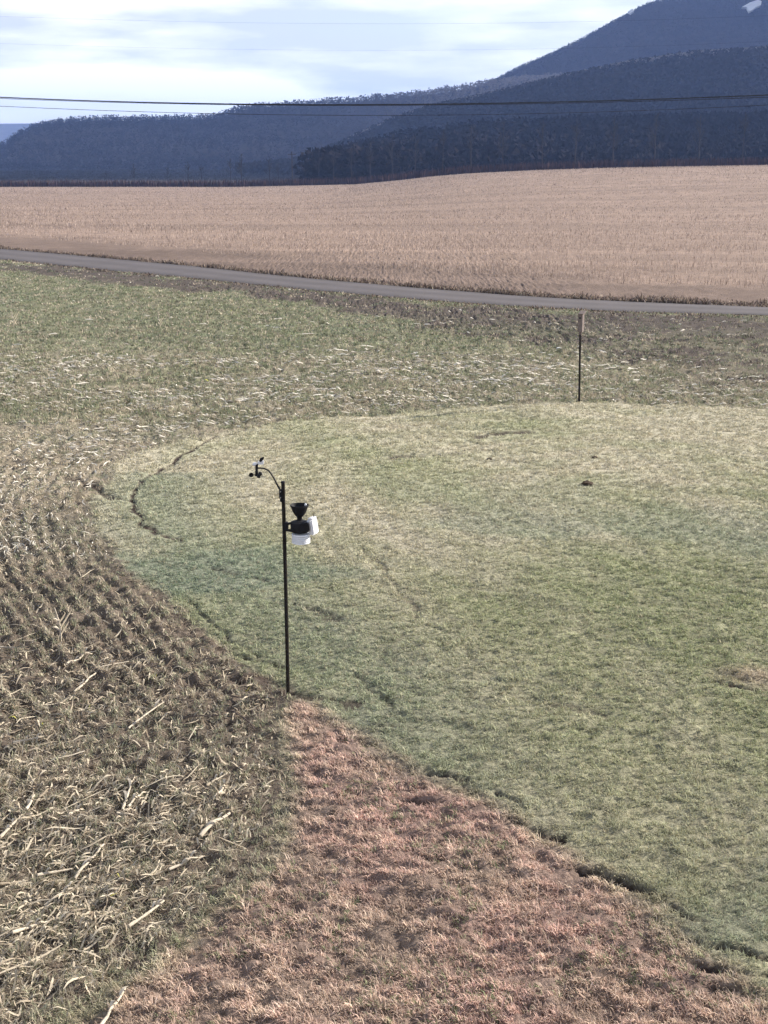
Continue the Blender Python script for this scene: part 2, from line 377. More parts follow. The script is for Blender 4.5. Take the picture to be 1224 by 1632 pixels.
rv = np.concatenate(rv); rc = np.concatenate(rc)
ri = np.arange(15*RN).reshape(15, RN)
rfaces = np.stack([ri[:-1, :-1], ri[:-1, 1:], ri[1:, 1:], ri[1:, :-1]], -1).reshape(-1, 4)
M_road = make_mat('road_surface', attr='Col', rough=.9, nscale=14, namt=.18, bump=.3, spec=.3)
road = np_mesh('road', rv, rfaces, M_road, rc, smooth=True)
tag(road, 'narrow grey tarred farm road crossing behind the green field', kind='structure')

# ------------------------------------------------------------------ hills
def ridge(name, pts, Y, depth_f, depth_b, label, col, foot=0.0, nx_=260, seed=1, rough=8, back=.5):
    """a ridge whose crest runs through the given sight lines at distance Y, falling to the valley in front of it"""
    cr = np.array([far(px, py, Y) for px, py in pts])
    X = np.linspace(cr[0, 0], cr[-1, 0], nx_); Z = np.interp(X, cr[:, 0], cr[:, 2])
    ks = np.exp(-np.linspace(-2, 2, 5)**2); Zp = np.pad(Z, 2, mode='edge'); Z = np.convolve(Zp, ks/ks.sum(), 'valid')
    T = np.concatenate([np.linspace(0, 1, 60), 1+np.linspace(.04, 1, 20)])
    g, t = np.meshgrid(X, T)
    zc = np.broadcast_to(Z, g.shape)
    front = sstep(0, 1, np.minimum(t, 1))**.9; backf = 1-back*sstep(1, 2, np.maximum(t, 1))
    z = foot + (zc-foot)*np.where(t <= 1, front, backf)
    w = np.sin(np.pi*np.clip(t, 0, 1))**.7*(t < 1)
    gully = (fbm(g/Y*9, t*1.5, seed, 4)-.5)
    y = np.where(t <= 1, Y - depth_f*(1-t), Y + depth_b*(t-1)) + gully*depth_f*.25*w
    z = z + (fbm(g*.01, y*.01, seed+5, 4)-.5)*rough*2*w
    g = g*(y/Y)                                # the flanks draw in towards the foot
    V = np.column_stack([g.ravel(), y.ravel(), z.ravel()])
    ii = np.arange(g.size).reshape(g.shape)
    F = np.stack([ii[:-1, :-1], ii[:-1, 1:], ii[1:, 1:], ii[1:, :-1]], -1).reshape(-1, 4)
    n = fbm(g.ravel()*.006, y.ravel()*.006, seed+9, 4)
    C = np.asarray(col)[None, :]*(.65+.7*n)[:, None]
    o = np_mesh(name, V, F, M_hill, C, smooth=True); tag(o, label, kind='structure')
    return dict(X=X, T=T, V=V.reshape(len(T), nx_, 3), o=o)
def on_ridge(rd, n, t0, t1, seed):
    r = np.random.default_rng(seed)
    V = rd['V']; a = r.random(n)*(V.shape[1]-1.001); T = rd['T']; tv = t0 + (t1-t0)*r.random(n)
    b = np.interp(tv, T, np.arange(len(T))); b = np.minimum(b, len(T)-1.001)
    i, j = a.astype(int), b.astype(int); fa, fb = (a-i)[:, None], (b-j)[:, None]
    return (V[j, i]*(1-fa)+V[j, i+1]*fa)*(1-fb) + (V[j+1, i]*(1-fa)+V[j+1, i+1]*fa)*fb
M_hill = make_mat('wooded_hillside_floor', attr='Col', rough=1.0, nscale=.05, namt=.35, spec=.05)
M_wood = make_mat('bare_winter_wood', attr='Col', rough=1.0, spec=.05)
HILL_C = (.060, .048, .042)
R_far = ridge('hills', [(-900,215),(-300,200),(0,197),(60,197),(150,200),(300,206),(600,215)], 6000, 1200, 800, 'faint blue ridge at the far end of the valley', (.10, .10, .11), seed=3)
R_left = ridge('hills', [(-700,300),(-300,285),(-60,262),(0,238),(30,216),(60,201),(90,196),(130,194),(200,192),(300,192),(345,190),(372,180),(400,174),(480,169),(560,164),
                         (640,157),(720,147),(790,137),(860,130),(960,128),(1224,125),(1700,120)], 2300, 900, 500, 'long wooded ridge crossing the valley to the left', HILL_C, seed=13)
R_mtn = ridge('hills', [(500,190),(700,170),(770,140),(800,127),(830,112),(862,99),(900,81),(940,62),(975,42),(1000,30),(1025,18),(1050,10),(1100,7),(1160,6),(1224,4),(1500,0),(1900,20)],
              2900, 1300, 700, 'high wooded mountain with a rounded top at the right', HILL_C, seed=23)
R_mid = ridge('hills', [(380,296),(450,280),(560,235),(640,200),(700,180),(790,160),(870,143),(960,128),(1100,105),(1224,94),(1500,75),(1900,60)], 1350, 520, 300,
              'lower wooded shoulder in front of the mountain', (.06, .05, .046), seed=33)
R_near = ridge('hills', [(492,297),(512,284),(560,266),(640,247),(760,232),(900,226),(1060,222),(1224,220),(1600,215),(2000,215)], 640, 240, 150,
              'low dark wooded slope behind the tan field', (.018, .014, .015), foot=-1, seed=43, rough=3)

def bare_trees(P, H, seed, n_limb, wl, cols, spread=.28, conifer=None):
    """numpy-built bare crowns: a tapering trunk plus thin upswept limbs and twigs for every point"""
    r = np.random.default_rng(seed); n = len(P); V = []; F = []; C = []; base = 0
    shade = (.88+.24*r.random(n))[:, None]*np.asarray(cols)
    rw = H*.012 + wl*.35
    a = r.random(n)*np.pi
    for q in range(2):                                      # trunk: two crossed tapering blades
        ax = np.column_stack([np.cos(a+q*np.pi/2), np.sin(a+q*np.pi/2), np.zeros(n)])
        lean = (r.random((n, 3))-.5)*np.array([.08, .08, 0])*H[:, None]
        v = np.stack([P - ax*rw[:, None] - [0, 0, .6], P + ax*rw[:, None] - [0, 0, .6], P + lean + np.array([0, 0, 1.])*H[:, None]*.72], 1)
        V.append(v.reshape(-1, 3)); F.append(base + np.arange(n*3).reshape(-1, 3)); base += n*3; C.append(np.repeat(shade, 3, 0))
    for q in range(n_limb):
        t0 = .28+.55*r.random(n); az = r.random(n)*2*np.pi; L_ = H*spread*(.5+.9*r.random(n))*(1.25-t0*.7)
        el = .5+.8*r.random(n)
        s = P + np.array([0, 0, 1.])*(H*t0)[:, None]
        if q % 3 == 2:                                      # outer twigs start away from the trunk
            s = s + np.column_stack([np.cos(az), np.sin(az), .8*np.ones(n)])*(H*.13*r.random(n))[:, None]
        d = np.column_stack([np.cos(az)*np.cos(el), np.sin(az)*np.cos(el), np.sin(el)])
        wd_ = wl*(.6+.8*r.random(n)); pr = np.column_stack([-np.sin(az), np.cos(az), .4*(r.random(n)-.5)])
        v = np.stack([s - pr*wd_[:, None]*.5, s + pr*wd_[:, None]*.5, s + d*L_[:, None]], 1)
        V.append(v.reshape(-1, 3)); F.append(base + np.arange(n*3).reshape(-1, 3)); base += n*3; C.append(np.repeat(shade*(1+.25*(r.random((n, 1))-.5)), 3, 0))
    return np.concatenate(V), np.concatenate(F), np.concatenate(C)
def crowns(P, H, seed, n_t, cols, gs=.16):
    """distant bare crowns: loose twig clusters filling a rounded volume"""
    r = np.random.default_rng(seed); n = len(P); V = []; F = []; C = []; base = 0
    sh = (.85+.3*r.random(n))[:, None]*np.asarray(cols)
    for q in range(n_t):
        a = r.random(n)*2*np.pi; rr = np.sqrt(r.random(n))*.36; zz = .02+.78*r.random(n); rr = rr*np.sqrt(np.clip(1-((zz-.48)/.5)**2, .05, 1))
        c = P + np.column_stack([np.cos(a)*rr, np.sin(a)*rr, zz])*H[:, None]
        e = r.normal(0, 1, (n, 3)); e /= np.linalg.norm(e, axis=1)[:, None]; f = np.cross(e, r.normal(0, 1, (n, 3))); f /= np.linalg.norm(f, axis=1)[:, None]
        g = gs*H[:, None]
        v = np.stack([c+e*g, c-e*g*.5+f*g*.8, c-e*g*.5-f*g*.8], 1)
        V.append(v.reshape(-1, 3)); F.append(base + np.arange(n*3).reshape(-1, 3)); base += n*3; C.append(np.repeat(sh, 3, 0))
    return np.concatenate(V), np.concatenate(F), np.concatenate(C)
def conifers(P, H, seed, cols):
    r = np.random.default_rng(seed); n = len(P); V = []; F = []; C = []; base = 0
    sh = (.7+.6*r.random(n))[:, None]*np.asarray(cols)
    for q in range(14):
        t = .08 + .86*q/14; az = r.random(n)*2*np.pi; w = H*.27*(1.05-t)
        c = P + np.array([0, 0, 1.])*(H*t)[:, None]
        d = np.column_stack([np.cos(az), np.sin(az), -.25*np.ones(n)]); p = np.column_stack([-np.sin(az), np.cos(az), 0*az])
        v = np.stack([c - d*w[:, None], c + d*w[:, None], c + np.array([0, 0, 1.])*(H*.16)[:, None] + p*w[:, None]*.2], 1)
        V.append(v.reshape(-1, 3)); F.append(base + np.arange(n*3).reshape(-1, 3)); base += n*3; C.append(np.repeat(sh, 3, 0))
    return np.concatenate(V), np.concatenate(F), np.concatenate(C)
def wood(name, parts, label):
    V = []; F = []; C = []; b = 0
    for v, f, c in parts: V.append(v); F.append(f+b); C.append(c); b += len(v)
    o = np_mesh(name, np.concatenate(V), np.concatenate(F), M_wood, np.concatenate(C)); tag(o, label, 'woodland', kind='stuff'); return o
BRK = (.085, .070, .062)
def hts(n, lo, hi, s): return lo + (hi-lo)*np.random.default_rng(s).random(n)
p = on_ridge(R_left, 26000, .03, 1.03, 1); pc = on_ridge(R_left, 900, .97, 1.02, 2)
mist_c = lambda P_, a, b_: np.asarray(a)[None, :]*(1-sstep(-150, 250, P_[:, 0]))[:, None] + np.asarray(b_)[None, :]*sstep(-150, 250, P_[:, 0])[:, None]  # paler towards the right: pale mist painted into the tree colour
wood('forest', [crowns(p, hts(len(p), 6, 11, 1), 1, 6, mist_c(p, (.05, .043, .040), (.32, .28, .265))), crowns(pc, hts(len(pc), 9, 17, 2), 2, 8, mist_c(pc, (.05, .043, .04), (.28, .25, .24)))], 'bare winter forest covering the long left ridge')
p = on_ridge(R_mtn, 26000, .2, 1.0, 3); pc = on_ridge(R_mtn, 300, .97, 1.01, 4); pb = on_ridge(R_mtn, 2600, .94, 1.02, 5)
wood('forest', [crowns(p, hts(len(p), 7, 12, 3), 3, 6, (.085, .078, .082)), conifers(pc, hts(len(pc), 9, 20, 4), 4, (.03, .038, .028)), crowns(pb, hts(len(pb), 6, 12, 5), 5, 8, (.045, .042, .038))],
     'forest with dark evergreens along the mountain crest')
p = on_ridge(R_mid, 16000, .03, 1.03, 6); pc = on_ridge(R_mid, 7500, .86, 1.03, 7)  # pc: crest trees whose pale colour stands in for mist
wood('forest', [crowns(p, hts(len(p), 10, 15, 6), 6, 9, (.045, .038, .037)), crowns(pc, hts(len(pc), 9, 14, 7), 7, 12, (.25, .222, .215))], 'bare forest on the lower shoulder, mist painted into its crest colour')
p = on_ridge(R_near, 5000, .0, 1.03, 8)
wood('forest', [bare_trees(p, hts(len(p), 10, 17, 8), 8, 16, .16, (.018, .014, .016), spread=.30), crowns(p, hts(len(p), 10, 15, 18), 18, 30, (.010, .008, .010), .085)], 'dark bare hardwood forest right behind the tan field')
r_ = np.random.default_rng(9); n = 9000; vy = 560*(1650/560)**r_.random(n); vx = -(.42*vy) + r_.random(n)*(.40*vy+60)
P_ = np.column_stack([vx, vy, ground_h(vx, vy)-.5])
wood('forest', [crowns(P_, hts(n, 2, 8, 9)*(.4+.9*fbm(vx*.012, vy*.012, 77, 3)), 9, 9, (.075, .07, .072))], 'low bare valley wood behind the left end of the tan field')

# brush line along the far edge of the field
n = 14000; r_ = np.random.default_rng(12)
bx = -130 + 330*r_.random(n); by = np.interp(bx, [-130, -8, 10, 60, 200], [372, 372, 330, 300, 300]) + 6*r_.random(n)
bh = ground_h(bx, by)
P_ = np.column_stack([bx, by, bh]); hh = (.9+1.3*r_.random(n)); az = r_.random(n)*6.28
off = np.column_stack([np.cos(az)*.35, np.sin(az)*.35, 0*az])
V = np.stack([P_-off*.5, P_+off*.5, P_+off*(r_.random(n)-.5)[:, None]*2+np.array([0, 0, 1.])*hh[:, None]], 1).reshape(-1, 3)
M_brush = make_mat('dark_brush', attr='Col', rough=1.0, spec=.05)
o = np_mesh('brush', V, np.arange(n*3).reshape(-1, 3), M_brush, np.repeat(np.array([[.06, .035, .032]])*(.6+.8*r_.random((n, 1))), 3, 0))
tag(o, 'low dark reddish brush along the far edge of the tan field', 'brush', kind='stuff')

# single bare trees one can tell apart in front of the woods
M_bark = make_mat('grey_brown_bark', col=(.028, .023, .022), rough=1.0, nscale=3, namt=.3)
def build_tree(H, seed, wide=.26):
    r = random.Random(seed); bt = bmesh.new(); bc = bmesh.new()
    top = Vector((r.uniform(-.3, .3), r.uniform(-.3, .3), H)); tr = [Vector((0, 0, -.4))]
    for k in range(1, 7): tr.append(top*(k/6) + Vector((r.uniform(-.12, .12), r.uniform(-.12, .12), 0)))
    tube(bt, tr, [H*.016*(1-k/7.5)+.03 for k in range(7)], 6)
    def limb(s, d, L_, w, lev):
        m = s + d*L_*.5 + Vector((0, 0, L_*.04)); e = s + d*L_ + Vector((0, 0, L_*.16))
        tube(bc, [s, m, e], [w, w*.7, w*.35], 3)
        if lev < 2:
            for _ in range(4 if lev == 0 else 3):
                q = r.uniform(.3, 1); a = r.uniform(0, 6.28)
                dd = (d + Vector((math.cos(a), math.sin(a), .5))*.55).normalized()
                limb(s + (e-s)*q, dd, L_*r.uniform(.4, .65), w*.6, lev+1)
    for k in range(16):
        t = r.uniform(.28, .95); a = r.uniform(0, 6.28); u = r.uniform(.5, 1.2)
        limb(top*t, Vector((math.cos(a)*math.cos(u), math.sin(a)*math.cos(u), math.sin(u))), H*wide*(1.25-t)*r.uniform(.7, 1.1), .07, 0)
    return bt, bc
protos = []
def place_tree(px, top_py, Y, seed, label):
    p = far(px, 297, Y); zt = far(px, top_py, Y)[2]; zb = float(ground_h(p[0], Y)); H = zt - zb
    e = empty('bare_tree', (p[0], Y, zb), random.Random(seed).uniform(0, 6.28))
    tag(e, label, 'tree', 'bare trees along the far field edge')
    if len(protos) < 4:
        bt, bc = build_tree(14, seed); a = bm_obj('trunk', bt, M_bark, e); b = bm_obj('crown', bc, M_bark, e); protos.append((a, b))
        e.scale = (H/14,)*3
    else:
        for s in protos[seed % 4]:
            c = s.copy(); COL.objects.link(c); c.parent = e
        e.scale = (H/14,)*3
TREES = [(170,272,430,'squat bare tree, farthest left along the far field edge'),(214,262,425,'small bare tree second from the left at the field edge'),
 (268,266,430,'thin bare tree between the two left groups at the field edge'),
 (300,258,420,'bare tree left of the tight pair at the field edge'),(322,262,426,'small bare tree right beside the tight pair at the field edge'),(368,252,410,'tall narrow bare tree left of the darkest slim one'),
 (385,246,405,'dark slim bare tree standing apart left of the utility pole'),(430,250,410,'bare forked tree just left of the distant utility pole'),(444,262,412,'shorter bare tree touching the left side of the utility pole'),
 (487,262,405,'bare tree right of the distant utility pole before the dark wood begins'),(508,240,400,'bare tree at the left tip of the dark wood'),(532,236,395,'second bare tree from the left tip of the dark wood'),
 (560,228,390,'broad bare tree in front of the low left end of the dark wood'),(590,226,388,'bare tree left of the tall dark trunk at the wood edge'),(625,215,380,'tall dark bare tree standing at the rising field edge'),
 (662,214,372,'bare tree right of the tall dark one at the wood edge'),(705,206,365,'leaning bare tree at the wood edge where the field climbs'),(750,200,358,'slender bare tree at the middle of the dark wood edge'),
 (800,196,352,'bare tree at the wood edge below the foot of the mountain'),(862,190,350,'bare tree at the wood edge under the fading mist'),(915,188,350,'bare tree at the wood edge above the nest box'),
 (975,186,350,'bare tree at the wood edge right of the nest box'),(1040,182,350,'third bare tree from the right end of the wood'),(1110,182,350,'second bare tree from the right end of the wood'),
 (1180,178,350,'last bare tree of the wood before the right end')]
for i, (px, tp, Y, lb) in enumerate(TREES): place_tree(px, tp, Y, i+3, lb)

# far utility pole standing by the field edge
M_pole = make_mat('weathered_pole_wood', col=(.055, .045, .04), rough=.95, nscale=6, namt=.3)
p = far(466, 297, 385); pe = empty('utility_pole', (p[0], 385, float(ground_h(p[0], 385))))
tag(pe, 'small dark utility pole with crossarm at the far field edge', 'utility pole')
b = bmesh.new(); tube(b, [(0, 0, -.5), (0, 0, 4.5), (0, 0, 9.2)], [.17, .15, .12], 10); bm_obj('post', b, M_pole, pe)
b = bmesh.new(); box(b, (0, -.16, 8.4), (2.2, .12, .14), bev=.02); bm_obj('crossarm', b, M_pole, pe)
for sx in (-.95, -.4, .4, .95):
    b = bmesh.new(); lathe(b, [(.03, 8.47), (.05, 8.5), (.03, 8.55), (.06, 8.6), (.02, 8.68)], 8, Matrix.Translation((sx, -.16, 0))); bm_obj('insulator', b, M_pole, pe)

# snow fields high on the mountain: thin sheets lying on the slope
M_snow = make_mat('snow', col=(.80, .82, .86), rough=.8, nscale=.08, namt=.1)
def snow(pts, dist_off, label):
    V = R_mtn['V']; flat = V.reshape(-1, 3)
    def drop(px, py):                          # the point of the mountain seen along this sight line
        d = ray(px, py); best = None; C0 = np.array([0, 0, CAM_H])
        w = flat - C0; t = w @ d/(d@d); e = np.linalg.norm(w - t[:, None]*d, axis=1); k4 = np.argsort(e)[:3]
        k4 = k4[np.argmin(t[k4])]; return C0 + d*t[k4]
    P = [drop(*q) for q in pts]; c = np.mean(P, axis=0)
    bm = bmesh.new(); vs = [bm.verts.new(Vector(q) + Vector((0, -17, 12))) for q in P]
    f = bm.faces.new(vs); r = bmesh.ops.extrude_face_region(bm, geom=[f]); bmesh.ops.translate(bm, verts=[v for v in r['geom'] if isinstance(v, bmesh.types.BMVert)], vec=(0, 6, -3))
    o = bm_obj('snow_patch', bm, M_snow, smooth=False); tag(o, label, kind='structure')
snow([(1178,24),(1190,17),(1204,12),(1209,15),(1208,21),(1200,24),(1196,28),(1190,31),(1186,24)], 0, 'white snow patch near the mountain top at the right edge')
snow([(998,30),(1005,26),(1008,29),(1003,33)], 0, 'tiny snow patch by the evergreen crest')

# ------------------------------------------------------------------ overhead cables
M_cable = make_mat('black_cable_sheath', col=(.03, .03, .034), rough=.6, spec=.3)
def cable(pts, Y0, Y1, rad, label):
    """pts: sight lines the cable is seen along; depth runs Y0 (left) to Y1 (right)"""
    P = np.array([far(px, py, Y0 + (Y1-Y0)*(px+300)/1900) for px, py in pts])
    X = np.linspace(P[0, 0], P[-1, 0], 90); cz = np.polyfit(P[:, 0], P[:, 2], 3 if len(P) > 4 else 2); cy = np.polyfit(P[:, 0], P[:, 1], 2)
    bm = bmesh.new(); tube(bm, [(x, np.polyval(cy, x), np.polyval(cz, x)) for x in X], rad, 6)
    o = bm_obj('overhead_cable', bm, M_cable); tag(o, label, 'cable', 'overhead cables crossing above the road')
cable([(-300,137),(0,154.5),(200,162),(400,166.5),(612,167),(850,163.5),(1000,159),(1224,151.5),(1500,138)], 52, 40, .020, 'thick black overhead cable, darkest of the lines across the hills')
cable([(-300,140),(0,157),(200,163),(400,167.5),(612,168.5),(850,165.5),(1000,161.5),(1224,155),(1500,143)], 52.1, 40.1, .010, 'thinner strand wrapped just under the thick black cable')
cable([(-300,152),(0,168),(150,176),(360,182),(612,184),(850,181),(1224,167),(1500,150)], 55, 43, .010, 'thin overhead wire hanging below the thick black cable')
cable([(-300,14),(100,29),(400,36),(612,38.5),(850,36),(1224,25),(1500,10)], 50, 38, .0018, 'hair thin wire high in the sky, topmost of the lines')
cable([(-300,58),(100,72),(400,79),(612,80.5),(850,78),(1224,66),(1500,50)], 51, 39, .0015, 'hair thin wire high in the sky, under the topmost line')

# ------------------------------------------------------------------ grass, leaf litter, stubble (numpy blades)
def scatter(n, y0, y1, spread=.40, power=1.0, seed=0, x_off=0.0):
    r = np.random.default_rng(seed); u = r.random(n)
    y = y0*(y1/y0)**u                                       # constant density as seen
    x = (r.random(n)*2-1)*(spread*y + .8) + x_off
    return x, y, r
def blades(name, x, y, L_, w, az, tilt, col, mat, label, cat, seed, lift=0.0):
    r = np.random.default_rng(seed); n = len(x); z = ground_h(x, y) - .004 + lift
    B = np.column_stack([x, y, z]); d = np.column_stack([np.cos(az), np.sin(az), np.zeros(n)]); up = np.array([0, 0, 1.])
    fa = r.random(n)*2*np.pi; p = np.column_stack([np.cos(fa), np.sin(fa), np.zeros(n)])
    mid = B + up*(L_*.55*np.cos(tilt*.6))[:, None] + d*(L_*.55*np.sin(tilt*.6))[:, None]
    tip = mid + up*(L_*.45*np.cos(tilt*1.5))[:, None] + d*(L_*.45*np.sin(tilt*1.5))[:, None]
    hw = (w*.5)[:, None]
    V = np.stack([B-p*hw, B+p*hw, mid+p*hw*.75, mid-p*hw*.75, tip], 1).reshape(-1, 3)
    b = (np.arange(n)*5)[:, None]
    F = np.concatenate([b+np.array([0, 1, 2]), b+np.array([0, 2, 3]), b+np.array([3, 2, 4])])
    o = np_mesh(name, V, F, mat, np.repeat(col, 5, 0)); tag(o, label, cat, kind='stuff'); return o
M_grass = make_mat('grass_blades', attr='Col', rough=.75, spec=.15, trans=.25)
def vary(c, r, amt=.35, hue=.06):
    n = len(c); return np.clip(c*(1+amt*(r.random((n, 1))*2-1))*(1+hue*(r.random((n, 3))*2-1)), .01, .9)
PXM = FPX*.627
def tufts(nt_, per, y0, y1, seed, spread, rad):
    x, y, r = scatter(nt_, y0, y1, seed=seed, spread=spread)
    return x, y, r, per, rad
def grow(x, y, z, c, per, rad, r, Lm, Wm, tilt, seed, name, label, mat, amp, az_bias=None):
    n = len(x); tl = Lm*(.6+.8*r.random(n)); tb = 1+amp*(r.random(n)*2-1)
    X = np.repeat(x, per) + r.normal(0, 1, n*per)*np.repeat(rad, per); Y = np.repeat(y, per) + r.normal(0, 1, n*per)*np.repeat(rad, per)
    N_ = n*per; az = r.random(N_)*6.28 if az_bias is None else r.normal(az_bias, 1.2, N_)
    L_ = np.repeat(tl, per)*(.55+.9*r.random(N_)); w = np.repeat(Wm, per)*(.7+.6*r.random(N_))
    C = np.repeat(c*tb[:, None], per, 0); C = vary(C, r, .11, .03)
    return blades(name, X, Y, L_, w, az, tilt[0]+tilt[1]*r.random(N_), C, mat, label, 'grass', seed)
def nearfade(y): return 1-.65*sstep(11, 20, y)
# mown lawn
x, y, r = scatter(110000, 5.6, 29, seed=1, spread=.37)
z = zones(x, y); k, dz = cuts(x, y); cl = fbm(x*6, y*12, 401, 3)
keep = (z['mown'] > .4) & (z['red'] < .35+.3*r.random(len(x))) & (r.random(len(x)) > k*1.05) & (cl + .16*r.normal(0, 1, len(x)) > .33*nearfade(y))
x, y, cl = x[keep], y[keep], cl[keep]; z = {q: v[keep] for q, v in z.items()}; n = len(x); print('lawn tufts', n)
c = cover_colour(x, y, z)*1.05; straw = r.random(n) < .10; c[straw] = c[straw]*.4 + np.array([.46, .40, .28])*.6
c = c*(.84+.32*cl)[:, None]
grow(x, y, z, c, 7, .013*np.maximum(1, y/11), r, (.028+.020*cl)*(1+.2*(y > 18)), np.maximum(.0050, .95*y/PXM), (.5, .85), 11, 'lawn_grass', 'short mown olive grass of the round lawn', M_grass, .15*nearfade(y))
# the dead reddish patch
x, y, r = scatter(66000, 5.6, 13, seed=2, spread=.37)
z = zones(x, y); k, dz = cuts(x, y); cl = fbm(x*6, y*11, 411, 3)
keep = (z['red'] > .25+.3*r.random(len(x))) & (r.random(len(x)) > k) & (cl + .14*r.normal(0, 1, len(x)) > .41)
x, y, cl = x[keep], y[keep], cl[keep]; z = {q: v[keep] for q, v in z.items()}; n = len(x); print('red tufts', n)
c = cover_colour(x, y, z)*1.1; q = r.random(n); c[q < .12] = np.array([.56, .44, .34]); gg = (q > .86) & (fbm(x*1.7, y*1.7, 415, 2) > .5); c[gg] = C_LAWN_G*.8
c = c*(.55+.9*cl)[:, None]
grow(x, y, z, c, 8, .014*np.maximum(1, y/11), r, .030+.032*cl, np.maximum(.0062, .95*y/PXM), (.6, .85), 12, 'dead_grass', 'dead reddish brown grass patch spreading from the weather station post', M_grass, .35, 2.6)
# seedling grass and weeds in the drilled stubble
x, y, r = scatter(190000, 5.6, 75, seed=3, spread=.40)
z = zones(x, y); k, dz = cuts(x, y)
ph = np.cos(2*np.pi*(z['m_d'] + (fbm(x*1.5, y*1.5, 55, 2)-.5)*.10)/ROW)
dens = fbm(x*3.0, y*5.0, 421, 3); onrow = np.where(y < 25, .22+.22*(1-sstep(9, 12.5, y)) + .70*sstep(-.2, .7, ph), .75)
keep = (z['mown'] < .6) & (z['dn'] < -.2) & (r.random(len(x)) < onrow*(.25+1.2*dens)*(1-.75*z['bare']*(.5+.5*(z['dn'] > -6)))) & (r.random(len(x)) > k)
x, y = x[keep], y[keep]; z = {q: v[keep] for q, v in z.items()}; n = len(x); print('seed tufts', n)
c = cover_colour(x, y, z)*1.35; q = r.random(n); g = q < .38; c[g] = c[g]*.4 + np.array([.22, .255, .15])*.6; s = q > .72; c[s] = np.array([.42, .36, .27])
grow(x, y, z, c, 6, .016*np.maximum(1, y/11), r, (.042+.02*dens[keep])*(1+.5*(y > 25)), np.maximum(.0060, .95*y/PXM), (.4, .9), 13, 'seedling_grass', 'thin green seedling grass growing in rows through the stubble', M_grass, .35)

# leaf and husk litter in the stubble
def ribbons(name, x, y, L_, w, az, curl, col, mat, label, cat, seed, pitch=None):
    r = np.random.default_rng(seed); n = len(x); z0 = ground_h(x, y) + .006
    K = 5; V = np.zeros((n, K, 2, 3)); d = np.column_stack([np.cos(az), np.sin(az)]); q = np.column_stack([-d[:, 1], d[:, 0]])
    bend = (r.random(n)-.5)*.7; roll = (r.random(n)-.5)*1.4; ph = r.random(n)*6.28
    for i in range(K):
        s = i/(K-1)-.5; wi = w*(1-(2*abs(s))**2.5*.75)*.5
        cx = x + d[:, 0]*L_*s + q[:, 0]*bend*L_*s*s; cy = y + d[:, 1]*L_*s + q[:, 1]*bend*L_*s*s
        cz = z0 + curl*(.5+.5*np.sin(ph+s*4.5)) + (pitch*L_*(s+.5) if pitch is not None else 0) + ground_off(cx, cy, x, y)
        for j, sg in enumerate((-1, 1)):
            V[:, i, j, 0] = cx + q[:, 0]*wi*sg*np.cos(roll); V[:, i, j, 1] = cy + q[:, 1]*wi*sg*np.cos(roll)
            V[:, i, j, 2] = cz + wi*sg*np.sin(roll) + np.abs(wi*np.sin(roll))
    b = (np.arange(n)*K*2)[:, None, None]; i = (np.arange(K-1)*2)[None, :, None]
    F = (b + i + np.array([0, 1, 3, 2])[None, None, :]).reshape(-1, 4)
    o = np_mesh(name, V.reshape(-1, 3), F, mat, np.repeat(col, K*2, 0)); tag(o, label, cat, kind='stuff'); return o
def ground_off(cx, cy, x, y): return np.maximum(0, ground_h(cx, cy) - ground_h(x, y))
M_husk = make_mat('dry_corn_leaf', attr='Col', rough=.8, spec=.2, trans=.15, nscale=40, namt=.2)
x, y, r = scatter(150000, 5.8, 70, seed=4, spread=.40)
z = zones(x, y)
band = 1.2*sstep(.30, .62, fbm(x*.35, y*.5, 433, 3))*np.exp(-((y-(30.5+.10*(-x)))/4.0)**2)*(x < 5+ 5*(r.random(len(x)))) + .55*(y < 13)*sstep(0, 1.3, -z['m_d']-.3) + .9*(y < 9.8)*sstep(.1, 1.0, -z['m_d'])*1.6 + .30*(y < 24)
band = band + .5*np.exp(-((-z['m_d']-1.3)/.6)**2)*(y > 15.5)*(y < 26)
band = band*(.35+1.3*fbm(x*.9, y*.7, 431, 3)) + np.where(y > 36, .03, .09)
keep = (z['m_d'] < -.1) & (z['dn'] < -.5) & (r.random(len(x)) < band*np.where(y < 13, .80, .62))
x, y = x[keep], y[keep]; z = {q: v[keep] for q, v in z.items()}; n = len(x); print('litter', n)
e = .05; gxm = (pline_dist(x+e, y, MOWN[:28])-pline_dist(x-e, y, MOWN[:28])); gym = (pline_dist(x, y+e, MOWN[:28])-pline_dist(x, y-e, MOWN[:28]))
az = np.arctan2(gym, gxm)+np.pi/2 + r.normal(0, .7, n); az = np.where(y > 22, r.normal(0, .35, n), az); az = np.where((y < 13) & (r.random(n) < .6), r.normal(.9, .45, n), az)
big = r.random(n); sz = np.exp(r.normal(0, .45, n))
L_ = .070*sz*(1+.055*np.maximum(y-12,0)*(y < 45))*(1+1.4*(r.random(n) < .10)*(y < 14)); w = np.maximum(.005+.012*r.random(n), .9*y/PXM)*(1+1.1*(y > 20)*r.random(n))
t = r.random((n, 1))**np.where(y > 16, .55, np.where(y < 10.5, .8, 1.5))[:, None]
c = np.array([.19, .145, .10])*(1-t) + np.where(y[:, None] > 16, [.84, .78, .66], [.60, .52, .39])*t
ye = r.random(n) < .002; c[ye] = [.62, .58, .12]
ribbons('corn_litter', x, y, L_, w, az, .012+.03*r.random(n), c, M_husk, 'scattered pale dry corn leaves and husks lying in the stubble', 'crop litter', 14)
